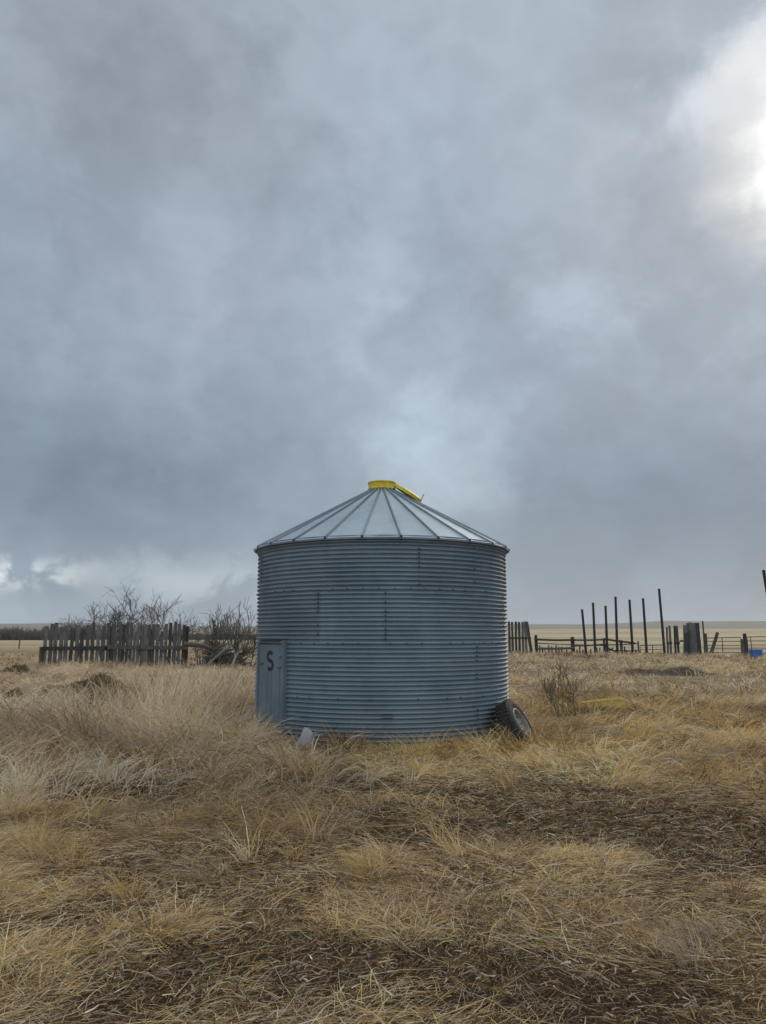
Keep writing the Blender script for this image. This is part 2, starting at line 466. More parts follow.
# ------------------------------------------------------------------ grain bin
RING, NC = 0.78, 12
EAVE = 4 * RING
def wall_mesh():
    n, per = 160, 8
    rows = 4 * NC * per + 1
    th = np.linspace(0, 2 * np.pi, n, endpoint=False)
    zz = np.linspace(0, EAVE, rows)
    rad = BR + .018 * np.cos(2 * np.pi * zz / (RING / NC)) 
    ring_i = np.minimum((zz / RING).astype(int), 3)
    rad = rad + np.array([0.0, .003, .0, .003])[ring_i]
    T, Zg = np.meshgrid(th, zz)
    Rr = np.repeat(rad[:, None], n, 1)
    # slight dents
    Rr = Rr + (fbm(T * 3.1, Zg * 1.5, 1.0, 77, 3) - .5) * .018
    v = np.stack([Rr * np.sin(T), -Rr * np.cos(T), Zg], -1).reshape(-1, 3)   # theta 0 faces the camera
    i, j = np.meshgrid(np.arange(rows - 1), np.arange(n), indexing='ij'); j2 = (j + 1) % n
    q = np.stack([i * n + j, i * n + j2, (i + 1) * n + j2, (i + 1) * n + j], -1).reshape(-1, 4)
    me = bpy.data.meshes.new('wall')
    me.from_pydata(v.tolist(), [], q.tolist()); me.update(); me.shade_smooth()
    # each sheet has its own weathered tone; one is lightened for a reflection
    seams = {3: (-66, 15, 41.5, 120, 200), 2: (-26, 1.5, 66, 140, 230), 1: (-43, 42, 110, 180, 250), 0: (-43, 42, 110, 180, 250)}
    td = np.degrees(T).reshape(-1); td = np.where(td > 180, td - 360, td)
    rg = np.repeat(ring_i[:, None], n, 1).reshape(-1)
    tint = np.ones(len(v))
    rr = np.random.default_rng(5)
    for k, ss in seams.items():
        ss = sorted(((s + 180) % 360) - 180 for s in ss)
        idx = np.searchsorted(ss, td)
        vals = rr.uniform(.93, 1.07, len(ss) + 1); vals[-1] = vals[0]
        if k == 2: vals[ss.index(1.5)] = 1.15  # this sheet is painted lighter in place of a soft reflection
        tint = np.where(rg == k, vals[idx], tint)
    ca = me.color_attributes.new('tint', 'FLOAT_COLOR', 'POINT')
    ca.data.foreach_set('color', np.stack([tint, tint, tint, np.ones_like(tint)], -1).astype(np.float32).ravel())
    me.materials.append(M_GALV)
    return me, seams
def cyl(theta, r, z):
    t = R_(theta); return Vector((r * math.sin(t), -r * math.cos(t), z))
bin_ = thing('grain_bin', 'round corrugated steel grain bin with conical ribbed roof and yellow cap', 'grain bin', BIN)
wme, seams = wall_mesh()
wall = bpy.data.objects.new('wall', wme); COL.objects.link(wall); wall.parent = bin_
def bolt(mb, p, theta, r=.011, h=.010):
    t = R_(theta); nrm = Vector((math.sin(t), -math.cos(t), 0)); s = Vector((math.cos(t), math.sin(t), 0)); u = Vector((0, 0, 1))
    vs = [p + (s * math.cos(k * math.pi / 3) + u * math.sin(k * math.pi / 3)) * r for k in range(6)]
    vs += [q + nrm * h for q in vs]
    mb.add(vs, [(6, 7, 8, 9, 10, 11)] + [(k, (k + 1) % 6, 6 + (k + 1) % 6, 6 + k) for k in range(6)])
for k in (1, 2, 3):                                       # lapped horizontal seams with bolt rows
    mb = MB(); z = k * RING
    prof = [(BR + .012, z - .009), (BR + .0185, z - .009), (BR + .0185, z + .003), (BR + .012, z + .003)]
    mb.lathe(prof, 160); n0 = len(mb.f)
    for q in range(58):
        if random.random() < .35: continue
        th_ = q * 360 / 58 + k * 1.7
        bolt(mb, cyl(th_, BR + .0185, z - .003), th_)
    mb.build('lap_seam', M_SEAM, wall, extra=(M_BOLT, n0))
for k, ss in seams.items():                               # vertical sheet laps following the corrugation
    for s in ss:
        if k < 2 and s == -43: continue
        mb = MB(); nr = NC * 8 + 1; vs = []
        for i in range(nr):
            z = k * RING + i * RING / (nr - 1)
            z = min(max(z, k * RING + .006), (k + 1) * RING - .014)
            r = BR + .018 * math.cos(2 * math.pi * z / (RING / NC)) + .006
            for dth in (-.22, .22): vs.append(cyl(s + dth, r, z))
        mb.add(vs, [(2 * i, 2 * i + 1, 2 * i + 3, 2 * i + 2) for i in range(nr - 1)]); n0 = len(mb.f)
        for c in range(NC):
            z = k * RING + (c + .999) * RING / NC
            if c < NC - 1 and random.random() < .62:
                bolt(mb, cyl(s, BR + .022, z), s, .013, .010)
        mb.build('sheet_joint', M_SEAM, wall, extra=(M_BOLT, n0))
# roof: 24 flat sheets and 24 standing ribs
RO, RI, ZR = BR + .075, .20, EAVE - .035
SLOPE = .549
def roof_z(r): return ZR + (RO - r) * SLOPE
mb = MB(); vs = []; NP = 24
for r in (RO, RI):
    for k in range(NP): vs.append(cyl(7.5 + 15 * k, r, roof_z(r)))
fs = []
for k in range(NP):
    j = (k + 1) % NP
    fs += [(k, j, NP + j, NP + k)]
mb.add(vs, fs)
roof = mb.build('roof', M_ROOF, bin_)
mb = MB(); vs = []; fs = []
for (r, dz) in ((RO + .006, .004), (RO + .006, -.022), (RO - .08, -.03), (RO - .08, -.01)):
    for k in range(NP): vs.append(cyl(7.5 + 15 * k, r, roof_z(RO) + dz - .006))
for e in range(3):
    for k in range(NP):
        j = (k + 1) % NP; fs.append(((e + 1) * NP + k, (e + 1) * NP + j, e * NP + j, e * NP + k))
mb.add(vs, fs); mb.build('drip_edge', M_RIB, roof)
rib_mb = MB()
for (ha, za, zb) in ((.0145, .0, .032),):
    a0, a1 = cyl(0, RO + .012, roof_z(RO + .012)), cyl(0, RI + .02, roof_z(RI + .02))
    vs = []
    for p in (a0, a1):
        vs += [p + Vector((-ha * 1.5, 0, -.004)), p + Vector((-ha * .6, 0, zb)), p + Vector((ha * .6, 0, zb)), p + Vector((ha * 1.5, 0, -.004))]
    rib_mb.add(vs, [(0, 1, 5, 4), (1, 2, 6, 5), (2, 3, 7, 6), (0, 3, 2, 1), (4, 5, 6, 7)])
proto_rib = rib_mb.build('roof_rib', M_RIB, roof, bevel=0.0)
cap_mb = MB(); cap_mb.box(a0 + Vector((0, .004, .012)), (.030, .018, .030))
proto_end = cap_mb.build('rib_plug', M_DARKGAP, roof)
for k in range(24):
    for pr in (proto_rib, proto_end):
        o = pr if k == 0 else pr.copy()
        if k: COL.objects.link(o); o.parent = roof
        o.rotation_euler = (0, 0, R_(7.5 + 15 * k))
mb = MB(); mb.lathe([(BR + .012, EAVE - .115), (BR + .035, EAVE - .09), (BR + .035, EAVE - .075), (BR + .012, EAVE - .06)], 96)
mb.build('eave_angle', M_RIB, bin_)
# yellow collar and open lid
zc = roof_z(RI) - .01
mb = MB()
mb.lathe([(.225, zc + .02), (.243, zc + .025), (.243, zc + .045), (.235, zc + .055), (.235, zc + .130), (.248, zc + .135), (.248, zc + .155), (.230, zc + .165), (.12, zc + .185), (.03, zc + .19), (.001, zc + .19)], 48)
collar = mb.build('fill_collar', M_YELLOW, bin_, smooth=False)
mb = MB()
mb.lathe([(.205, zc - .03), (.205, zc + .03)], 48); mb.build('collar_throat', M_DARKGAP, bin_)  # near-black band painted for the shade in the gaps under the collar
for k in range(24):
    p = cyl(15 * k, .222, zc + .006); mb = MB(); mb.box(p, (.022, .03, .045), Matrix.Rotation(R_(15 * k), 3, 'Z'))
    mb.build('collar_clip', M_YELLOW, collar)
mb = MB()
Ml = Matrix.Translation((.475, -.05, zc - .03)) @ Matrix.Rotation(R_(33), 4, 'Y') @ Matrix.Rotation(R_(6), 4, 'X')
mb.lathe([(.001, .03), (.20, .022), (.245, .008), (.262, .006), (.262, -.05), (.25, -.05), (.25, -.002), (.001, .012)], 40, M=Ml)
lid = mb.build('fill_lid', M_YELLOW, bin_)
mb = MB(); mb.lathe([(.248, -.006), (.001, .004)], 40, M=Ml); mb.build('lid_liner', M_OLIVE, lid)
mb = MB(); mb.tube([(.235, -.03, zc + .10), (.26, -.03, zc + .095), (.285, -.03, zc + .075)], .012, 6); mb.build('lid_hinge', M_OLIVE, lid)
mb = MB(); p0 = Ml @ Vector((.25, 0, .01)); mb.tube([p0, p0 + Vector((.02, 0, .05)), p0 + Vector((.045, 0, .10))], .008, 6); mb.build('lid_hook', M_RIB, lid)
# door: a flat leaf standing in a shallow frame
DT, DW, DH = -53.5, .74, 1.52
door_base = thing('door', None, None); door_base.parent = bin_
bpy.data.objects.remove(door_base)
Rz = Matrix.Rotation(R_(DT), 3, 'Z')
dpl = BR * math.cos(R_(10)) + .045                       # plane of the leaf from the bin's axis
def dp(u, w, z):                                           # u along the door, w outward, z up
    return Rz @ Vector((u, -(dpl + w), z))
mb = MB(); mb.box(dp(0, 0, DH / 2 + .02), (DW, .018, DH - .02), Rz)
door = mb.build('door', M_DOOR, bin_, bevel=.004)
mb = MB()                                                  # pressed panel lines on the leaf
for u in (-.09, .05, .30):
    mb.box(dp(u, .0105, DH * .43), (.012, .006, DH * .62), Rz)
mb.build('pressed_rib', M_DOOR, door)
mb = MB()
for sgn in (-1, 1):
    mb.box(dp(sgn * (DW / 2 + .028), -.045, DH / 2 + .02), (.05, .13, DH + .04), Rz)
jamb = mb
jamb.box(dp(0, -.045, DH + .045), (DW + .106, .125, .036), Rz)
jamb.build('door_frame', M_RIB, bin_, bevel=.004)
mb = MB(); mb.box(dp(0, .012, DH + .066), (DW * .8, .06, .014), Rz); mb.build('drip_flap', M_DARKGAP, bin_)
for (u, z) in ((-.29, 1.24), (.29, 1.20), (.31, 1.36), (-.29, .35)):
    mb = MB(); mb.box(dp(u, .016, z), (.10, .016, .035), Rz); mb.tube([dp(u - .04, .03, z), dp(u + .04, .03, z)], .010, 6)
    mb.build('latch', M_RIM if z > 1.3 else M_RIB, door)
# the painted letter S
cx, cz, lw = .0, 1.285, .058
pts = []
hw, hh = .082, .064
for k in range(0, 13): a = R_(35 + 235 * k / 12); pts.append((cx + hw * math.cos(a), cz + hh + hh * math.sin(a)))
for k in range(1, 13): a = R_(90 - 235 * k / 12); pts.append((cx + hw * math.cos(a), cz - hh + hh * math.sin(a)))
mb = MB(); vs = []
for i, p in enumerate(pts):
    q0, q1 = pts[max(i - 1, 0)], pts[min(i + 1, len(pts) - 1)]
    tx, tz = q1[0] - q0[0], q1[1] - q0[1]; L = math.hypot(tx, tz); nx, nz = -tz / L * lw / 2, tx / L * lw / 2
    vs += [dp(p[0] + nx, .0125, p[1] + nz), dp(p[0] - nx, .0125, p[1] - nz)]
mb.add(vs, [(2 * i, 2 * i + 1, 2 * i + 3, 2 * i + 2) for i in range(len(pts) - 1)])
mb.build('letter', M_BLACKPAINT, door)
# unloading slot low on the front
mb = MB()
for z in (.52, .575): 
    mb.box(cyl(2.0, BR + .012, z), (.16, .016, .011), Matrix.Rotation(R_(2), 3, 'Z'))
mb.build('unload_slot', M_BLACKPAINT, wall)

# ------------------------------------------------------------------ wheel leaning on the bin
def wheel():
    c = Vector((1.99, 11.72, .29))
    t = thing('wheel', 'black rubber tyre on a grey steel rim leaning against the bin', 'wheel', (c.x, c.y, 0))
    ax = Vector((.80, -.36, .50)).normalized()
    M = Matrix.Translation((0, 0, c.z)) @ Matrix.Scale(1.08, 4) @ ax.to_track_quat('Z', 'Y').to_matrix().to_4x4()
    prof = [(.215, -.085), (.235, -.105), (.285, -.118), (.335, -.108), (.362, -.085), (.372, -.04), (.374, 0), (.372, .04), (.362, .085), (.335, .108), (.285, .118), (.235, .105), (.215, .085)]
    mb = MB(); mb.lathe(prof, 56, M=M)
    for k in range(40):
        for sgn in (-1, 1):
            a = 2 * math.pi * (k + (.5 if sgn > 0 else 0)) / 40
            L = M @ (Matrix.Rotation(a, 4, 'Z') @ Matrix.Translation((.372, 0, sgn * .05)))
            mb.box(L.translation, (.022, .036, .075), L.to_3x3())
    mb.build('tyre', M_RUBBER, t)
    mb = MB()
    mb.lathe([(.222, .098), (.226, .108), (.212, .112), (.200, .100), (.196, .05), (.17, .03), (.12, .045), (.085, .055), (.06, .05), (.05, .02), (.001, .02)], 40, M=M)
    mb.lathe([(.222, -.098), (.212, -.112), (.196, -.05), (.17, .02)], 40, M=M)
    rim = mb.build('rim', M_RIM, t, smooth=False)
    for k in range(8):
        a = 2 * math.pi * k / 8; mb = MB()
        L = M @ Matrix.Rotation(a, 4, 'Z') @ Matrix.Translation((.145, 0, .046))
        mb.lathe([(.022, 0), (.022, .004), (.001, .004)], 10, M=L)
        mb.build('hand_hole', M_DARKGAP, rim)  # flat dark disc painted for the shade inside an open hole
wheel()

# ------------------------------------------------------------------ pale stone, yellow chute, red scrap
def rock(name, label, cat, loc, size, m, seed, kind=None, group=None, rough=.25, lean=0.0):
    n1, n2 = 28, 18; vs = []
    r = np.random.default_rng(seed); off = r.random(2) * 50
    for i in range(n2 + 1):
        ph = math.pi * i / n2
        for j in range(n1):
            a = 2 * math.pi * j / n1
            x, y, z = math.sin(ph) * math.cos(a), math.sin(ph) * math.sin(a), math.cos(ph)
            k = 1 + rough * 2 * (float(fbm(np.array(x * 1.3 + z * .7 + off[0]), np.array(y * 1.3 + off[1] - z * .5), .8, seed, 4)) - .5)
            vs.append((x * k * size[0] + lean * z, y * k * size[1], z * k * size[2]))
    mb = MB()
    mb.add(vs, [(i * n1 + j, (i + 1) * n1 + j, (i + 1) * n1 + (j + 1) % n1, i * n1 + (j + 1) % n1) for i in range(n2) for j in range(n1)])
    o = mb.build(name, m, None, smooth=True); o.location = loc
    return tag(o, label, cat, group, kind)
p = on_ground(303, 756)
rock('stone', 'pale grey upright stone in the grass before the bin door', 'stone', (p.x, p.y, .10), (.13, .11, .24), M_STONE, 3, rough=.5, lean=.06)

p = on_ground(600, 712)
t = thing('chute', 'faded yellow metal chute lying half hidden in dry grass', 'chute', p, R_(8)); t.scale = (.88, .88, .92); t.location.z += .075
mb = MB()
sec = [(-.17, .23), (-.16, .02), (.16, .02), (.17, .23)]
for a, b in zip(sec[:-1], sec[1:]):
    x0, x1 = -.52, .55
    k0, k1 = .55, 1.0
    q = [(x0, a[0] * k0, a[1] * k0), (x0, b[0] * k0, b[1] * k0), (x1, b[0] * k1, b[1] * k1), (x1, a[0] * k1, a[1] * k1)]
    nrm = (Vector(q[1]) - Vector(q[0])).cross(Vector(q[3]) - Vector(q[0])).normalized() * .006
    mb.add([Vector(w) + nrm for w in q] + [Vector(w) - nrm for w in q], [(0, 1, 2, 3), (7, 6, 5, 4), (0, 4, 5, 1), (1, 5, 6, 2), (2, 6, 7, 3), (3, 7, 4, 0)])
mb.build('trough', M_YELLOW2, t)
mb = MB(); mb.box((.556, 0, .125), (.014, .36, .24)); mb.build('end_plate', M_YELLOW2, t)
mb = MB(); mb.tube([(-.52, -.105, .135), (.55, -.172, .238)], .012, 6); mb.tube([(-.52, .105, .135), (.55, .172, .238)], .012, 6); mb.build('rolled_edge', M_YELLOW2, t)

p = on_ground(319, 946)
mb = MB()
pts = [(p.x - .045, p.y, .012), (p.x - .02, p.y + .015, .026), (p.x + .012, p.y - .01, .02), (p.x + .05, p.y + .02, .012)]
vs = []
for k, q in enumerate(pts): vs += [(q[0], q[1] - .008, q[2]), (q[0], q[1] + .008, q[2] + .004), (q[0], q[1] + .008, q[2] + .001), (q[0], q[1] - .008, q[2] - .003)]
fs = []
for k in range(3):
    for e in range(4): fs.append((4 * k + e, 4 * k + (e + 1) % 4, 4 * k + 4 + (e + 1) % 4, 4 * k + 4 + e))
fs += [(3, 2, 1, 0), (12, 13, 14, 15)]
mb.add(vs, fs)
tag(mb.build('plastic_scrap', M_RED), 'small red scrap of plastic on the bare soil', 'scrap')

# ------------------------------------------------------------------ bare woody plants
def grow(mb, p, dv, L, r, depth, rnd, rmin, kids, spread, up=.15, sides=5):
    pts = [Vector(p)]; dd = Vector(dv).normalized(); n = 5
    for i in range(n):
        j = Vector((rnd.gauss(0, 1), rnd.gauss(0, 1), rnd.gauss(0, 1))) * .16
        dd = (dd + j + Vector((0, 0, up * .25))).normalized()
        pts.append(pts[-1] + dd * L / n)
    rad = [max(rmin, r * (1 - .65 * i / n)) for i in range(n + 1)]
    mb[min(depth, 1)].tube(pts, rad, sides if depth == 0 else 4 if depth == 1 else 3, cap=False)
    if kids and depth < len(kids):
        for k in range(kids[depth]):
            f = rnd.uniform(.30, 1.0); i = min(n - 1, int(f * n)); q = pts[i].lerp(pts[i + 1], f * n - i)
            o = dd.orthogonal().normalized(); o.rotate(Matrix.Rotation(rnd.uniform(0, 6.28), 3, dd).to_quaternion())
            nd = (dd * rnd.uniform(.55, 1.0) + o * spread * rnd.uniform(.6, 1.2) + Vector((0, 0, up))).normalized()
            grow(mb, q, nd, L * rnd.uniform(.45, .72), r * .5, depth + 1, rnd, rmin, kids, spread, up, sides)
def bare_tree(name, label, cat, loc, h, stems, kids, r, seed, rmin, spread=.8, lean=.35, group=None, m=M_BARK, up=.15):
    rnd = random.Random(seed)
    t = thing(name, label, cat, loc, 0, group)
    tr, cr = MB(), MB()
    for s in range(stems):
        a = rnd.uniform(0, 6.28)
        dv = Vector((math.cos(a) * lean, math.sin(a) * lean, 1))
        grow((tr, cr), (math.cos(a) * .06 * stems ** .5, math.sin(a) * .06, -.05), dv, h * rnd.uniform(.5, .68), r, 0, rnd, rmin, kids, spread, up)
    tr.build('trunk' if stems < 3 else 'stem', m, t)
    if kids: cr.build('crown', M_TWIG if m is M_BARK else m, t)
    return t
GT = 'bare trees behind the board fence'
for (px, Yd, ytop, st, sd, lab) in (
        (174, 42, 596, 3, 5, 'tallest bare tree, beside the right end of the grey board fence'),
        (138, 43, 600, 3, 12, 'bare tree behind the grey board fence, next to the tallest one'),
        (107, 45, 608, 3, 23, 'small bare tree behind the middle of the grey board fence'),
        (78, 46, 611, 2, 31, 'thin twiggy sapling behind the left half of the grey board fence')):
    q = at(px, ytop, Yd)
    bare_tree('bare_tree', lab, 'tree', (q.x, Yd, 0), q.z * 1.0, st, (6, 5, 4), .06, sd, .0085, group=GT)
q = at(226, 612, 34)
bare_tree('bare_shrub', 'wide bare shrub of upright stems behind the brush pile', 'shrub', (q.x, 34, 0), q.z * 1.1, 11, (5, 4, 2), .03, 44, .008, .5, .75, up=.25)
q = at(246, 622, 32)
bare_tree('bare_shrub', 'narrow bare shrub partly hidden by the left side of the bin', 'shrub', (q.x, 32, 0), q.z * 1.1, 6, (5, 4), .03, 47, .008, .5, .5, up=.25)
q = at(206, 634, 40)
bare_tree('bare_shrub', 'low dark bare shrub between the board fence and the brush pile', 'shrub', (q.x, 40, 0), q.z * 1.1, 9, (6, 4, 2), .03, 52, .009, .6, .7, up=.2)
# brush pile: a tangle nobody could count
rnd = random.Random(3); mb = MB()
c = at(222, 660, 32.2)
for k in range(420):
    x = rnd.gauss(0, .95); y = rnd.gauss(0, .55); hmax = .95 * math.exp(-(x / 1.25) ** 2 - (y / 1.0) ** 2)
    z = rnd.uniform(.02, max(.06, hmax)); a = rnd.gauss(0, .6) + (math.pi if rnd.random() < .5 else 0)
    L = rnd.uniform(.4, 1.3); e = rnd.gauss(.05, .28); dv = Vector((math.cos(a) * math.cos(e), math.sin(a) * math.cos(e), math.sin(e)))
    pts = [Vector((x, y, z)) - dv * L / 2]
    for i in range(3):
        dv = (dv + Vector((rnd.gauss(0, .12), rnd.gauss(0, .12), rnd.gauss(0, .12)))).normalized(); pts.append(pts[-1] + dv * L / 3)
    for w in pts: w.z = max(w.z, .01)
    r = rnd.choice((.012, .018, .018, .03, .05)); mb.tube(pts, [r, r * .9, r * .75, r * .5], 5)
o = mb.build('brush_pile', M_BARK); o.location = (c.x, 32.2, 0)
tag(o, 'low dark heap of tangled dead branches left of the bin', 'brush pile', kind='stuff')
for (a, b, ya, yb, r, m, lab) in (
        ((205, 667), (241, 638), 30.6, 31.2, .055, M_PALEWOOD, 'long bleached branch sloping up to the right across the brush pile'),
        ((231, 668), (241, 647), 30.4, 31.0, .05, M_PALEWOOD, 'short bleached branch propped steeply at the right of the brush pile'),
        ((184, 644), (222, 650), 31.0, 31.3, .10, M_BARK, 'dark fallen trunk lying level on top of the brush pile'),
        ((206, 658), (252, 652), 31.4, 31.2, .08, M_BARK, 'dark fallen trunk low in the brush pile, running behind the bin')):
    p0, p1 = at(*a, ya), at(*b, yb); base_ = Vector((p0.x, p0.y, 0))
    mid = p0.lerp(p1, .5) + Vector((0, 0, .05))
    t = thing('fallen_branch', lab, 'branch', base_, 0, 'fallen wood in the brush pile')
    mb = MB(); mb.tube([p0 - base_, p0.lerp(p1, .25) - base_ + Vector((0, 0, .03)), mid - base_, p0.lerp(p1, .75) - base_ + Vector((0, .02, -.01)), p1 - base_], [r, r * .95, r * .8, r * .62, r * .35], 8)
    mb.build('bough', m, t)
    mb2 = MB(); dv = (p1 - p0).normalized()
    for k in range(4):
        f = .4 + .15 * k; q = p0.lerp(p1, f) - base_; s = Vector((rnd.gauss(0, .5), rnd.gauss(0, .4), rnd.uniform(.3, 1)))
        mb2.tube([q, q + (dv + s).normalized() * .22, q + (dv + s * 1.4).normalized() * .5], [r * .4, r * .25, .008], 5)
    mb2.build('side_twig', m, t)

# dead weed right of the wheel
p = on_ground(557, 716)
bare_tree('dead_weed', 'dry brown weed with upright forked stems right of the wheel', 'weed', p, 1.16, 8, (5, 3), .012, 8, .0055, .5, .46, m=M_WEED, up=.3)

# distant shelterbelt on the left
rnd = random.Random(9); mb = MB()
for k in range(620):
    a = R_(rnd.uniform(-46, -8.0)); r = rnd.uniform(225, 250)
    thick = 1.0 if a < R_(-20) else .55
    x, y = r * math.sin(a), r * math.cos(a); h = rnd.uniform(2.6, 4.6) * thick
    for s in range(26):
        e = Vector((rnd.gauss(0, .38), rnd.gauss(0, .38), 1)).normalized(); L = h * rnd.uniform(.5, 1.0)
        b = Vector((x + rnd.gauss(0, .7), y + rnd.gauss(0, .7), -.2))
        m_ = b + e * L * .5 + Vector((rnd.gauss(0, .15), 0, 0))
        mb.tube([b, m_, b + e * L + Vector((rnd.gauss(0, .3), 0, 0))], [.13, .11, .05], 3, cap=False)
o = mb.build('shelterbelt', M_TWIG)
tag(o, 'far dark belt of leafless trees along the left horizon', 'trees', kind='stuff')

# ------------------------------------------------------------------ mounds
MOUND_V = []
for (px, py, sx, sy, sz, sd, lab) in (
        (94, 707, 1.5, .95, .56, 4, 'larger brown and mossy earth mound in the left grass'),
        (64, 705, 1.1, .8, .42, 14, 'lower shoulder of the mossy earth mound'),
        (12, 684, .95, .7, .50, 9, 'dark earth clump at the left edge of the field'),
        (8, 711, .9, .6, .36, 19, 'low dark earth rise at the left edge'),
        (640, 674, 1.5, .8, .16, 24, 'low bare earth rise in front of the corral'),
        (684, 675, 1.2, .8, .24, 29, 'reddish bare earth rise below the grey planks')):
    q = on_ground(px, py)
    n1, n2 = 90, 40
    I_, J_ = np.meshgrid(np.arange(n2 + 1) / n2, 2 * np.pi * np.arange(n1) / n1, indexing='ij')
    wob = 1 + .5 * (fbm(np.cos(J_) * 1.2 + sd, np.sin(J_) * 1.2, 1.0, sd, 3) - .5)
    x, y = sx * 1.5 * I_ * np.cos(J_) * wob, sy * 1.5 * I_ * np.sin(J_) * wob
    f1, f2 = fbm(x + sd, y, .55, sd, 3) - .5, fbm(x, y + sd, .14, sd + 5, 3) - .5
    z = sz * (1 - I_ ** 2) ** 1.6 * (1 + 1.1 * f1) + f2 * .16 * (1 - I_ ** 3) - .10 * I_
    vs = np.stack([x, y, z], -1).reshape(-1, 3).tolist()
    mb = MB(); mb.add(vs, [(i * n1 + j, (i + 1) * n1 + j, (i + 1) * n1 + (j + 1) % n1, i * n1 + (j + 1) % n1) for i in range(n2) for j in range(n1)])
    o = mb.build('mound', M_MOUND if px < 300 else M_BANK, None, smooth=True); o.location = (q.x, q.y, 0); tag(o, lab, 'mound', kind='structure')
    MOUND_V.append((np.array(vs) + np.array([q.x, q.y, 0]), sz))

# ------------------------------------------------------------------ air
mb = MB(); mb.box((0, 0, 49.0), (10800, 10800, 104.0))
hz = bpy.data.materials.new('thin_air'); hz.use_nodes = True; hz.node_tree.nodes.clear(); q_ = NG(hz.node_tree)
pv = q_.n('ShaderNodeVolumePrincipled'); pv.inputs['Color'].default_value = (.80, .87, .96, 1); pv.inputs['Density'].default_value = HAZE; pv.inputs['Anisotropy'].default_value = .2
q_.put(q_.n('ShaderNodeOutputMaterial').inputs['Volume'], pv.outputs[0])
tag(mb.build('haze', hz), 'thin moist air greying the far fields', 'haze', kind='stuff')

# ------------------------------------------------------------------ left board fence
FY = 34.0
x0 = at(41, 650, FY).x
t = thing('board_fence', 'tall weathered grey board fence standing in the left field', 'fence', (x0, FY, 0))
rnd = random.Random(21)
def X_at(px, Yd, z=1.0):
    return (px - 383) / F * (Yd * CP + (z - EYE) * SP)
def board(parent, x, y, w, h, m=M_BOARD, lean=0.0, twist=0.0, th=.03, z0=-.05, name='board', notch=0.0):
    mb = MB(); n = 5; vs = []
    for i in range(n + 1):
        z = z0 + (h - z0) * i / n; c = x + lean * z + rnd.gauss(0, .006)
        ww = w * (1 + rnd.gauss(0, .03))
        zl, zr = z, z
        if i == n: zl, zr = z - notch * rnd.random(), z - notch * rnd.random()
        cs, sn = math.cos(twist), math.sin(twist)
        for (a, b, zq) in ((-ww / 2, -th / 2, zl), (ww / 2, -th / 2, zr), (ww / 2, th / 2, zr), (-ww / 2, th / 2, zl)):
            vs.append((c + a * cs - b * sn, y + a * sn + b * cs, zq))
    fs = [(4 * i + k, 4 * i + (k + 1) % 4, 4 * i + 4 + (k + 1) % 4, 4 * i + 4 + k) for i in range(n) for k in range(4)]
    fs += [(3, 2, 1, 0), tuple(4 * n + k for k in range(4))]
    mb.add(vs, fs); return mb.build(name, m, parent)
px = 44.5; k = 0
while px < 187:
    sect = 0 if px < 104 else 1 if px < 152 else 2
    step = (5.25, 3.75, 4.35)[sect]; w = (.158, .138, .14)[sect] * rnd.uniform(.92, 1.08)
    x = X_at(px, FY) - x0
    hh = 2.09 + .03 * sect + rnd.gauss(0, .05) - (rnd.uniform(.1, .4) if rnd.random() < .14 else 0)
    board(t, x, .03 + (.05 if (k % 2 and sect) else 0) + rnd.gauss(0, .008), w, hh, lean=rnd.gauss(0, .006), twist=rnd.gauss(0, .06), notch=.06)
    px += step * rnd.uniform(.95, 1.05); k += 1
for za in (1.04,):
    for (pa, pb) in ((43, 108), (106, 188)):
        xa, xb = X_at(pa, FY) - x0, X_at(pb, FY) - x0
        mb = MB(); mb.box(((xa + xb) / 2, -.045, za + (.03 if pa > 50 else 0)), (xb - xa, .06, .17), Matrix.Rotation(R_(-.6 if pa < 50 else .3), 3, 'Y'))
        mb.build('rail', M_POST, t, bevel=.006)
for pq, hh, ln in ((43, 1.10, -.03), (108, 1.95, .0), (150, 1.9, .01), (185, 2.0, .01)):
    xx = X_at(pq, FY) - x0; mb = MB(); mb.tube([(xx, .16 if pq > 43 else -.1, -.1), (xx + ln * hh, .16 if pq > 43 else -.1, hh)], [.085, .075], 9); mb.build('post', M_POST, t)
# lone post far out in the left field
q = on_ground(19, 650); 
t = thing('fence_post', 'lone thin fence post standing in the far left field', 'post', (at(19, 648, 90).x, 90, 0))
mb = MB(); mb.tube([(0, 0, -.1), (.02, 0, .8), (.05, 0, 1.45)], [.085, .08, .07], 8); mb.build('shaft', M_POST, t)
mb = MB(); mb.tube([(-.01, -.09, 1.1), (.11, -.09, 1.13)], .015, 5); mb.build('wire_staple', M_PIPE, t)

# ------------------------------------------------------------------ right-hand corral
CY = 58.0
PXM = CY / 775.0
def zpx(py, Yd=CY): return at(640, py, Yd).z
xa = X_at(511, CY)
t = thing('plank_windbreak', 'short run of tall grey planks just right of the bin', 'windbreak', (xa, CY, 0))
for i, (pq, w, ln, yt) in enumerate(((509.5, 2.4, 0, 621), (512.6, 2.5, 0, 621.5), (516, 2.4, .01, 621), (519.5, 2.6, 0, 621), (523, 2.6, .0, 621.5), (526.5, 2.4, -.03, 621), (531.5, 3.2, -.12, 621))):
    board(t, X_at(pq, CY) - xa, 0, w * PXM, zpx(yt), lean=ln, twist=rnd.gauss(0, .1), notch=.08)
mb = MB(); mb.box((X_at(520, CY) - xa, -.06, zpx(638)), (22 * PXM, .05, .13)); mb.build('rail', M_POST, t)
xa = X_at(536, CY)
t = thing('rail_fence', 'low weathered rail fence running behind the tall dark poles', 'fence', (xa, CY, 0))
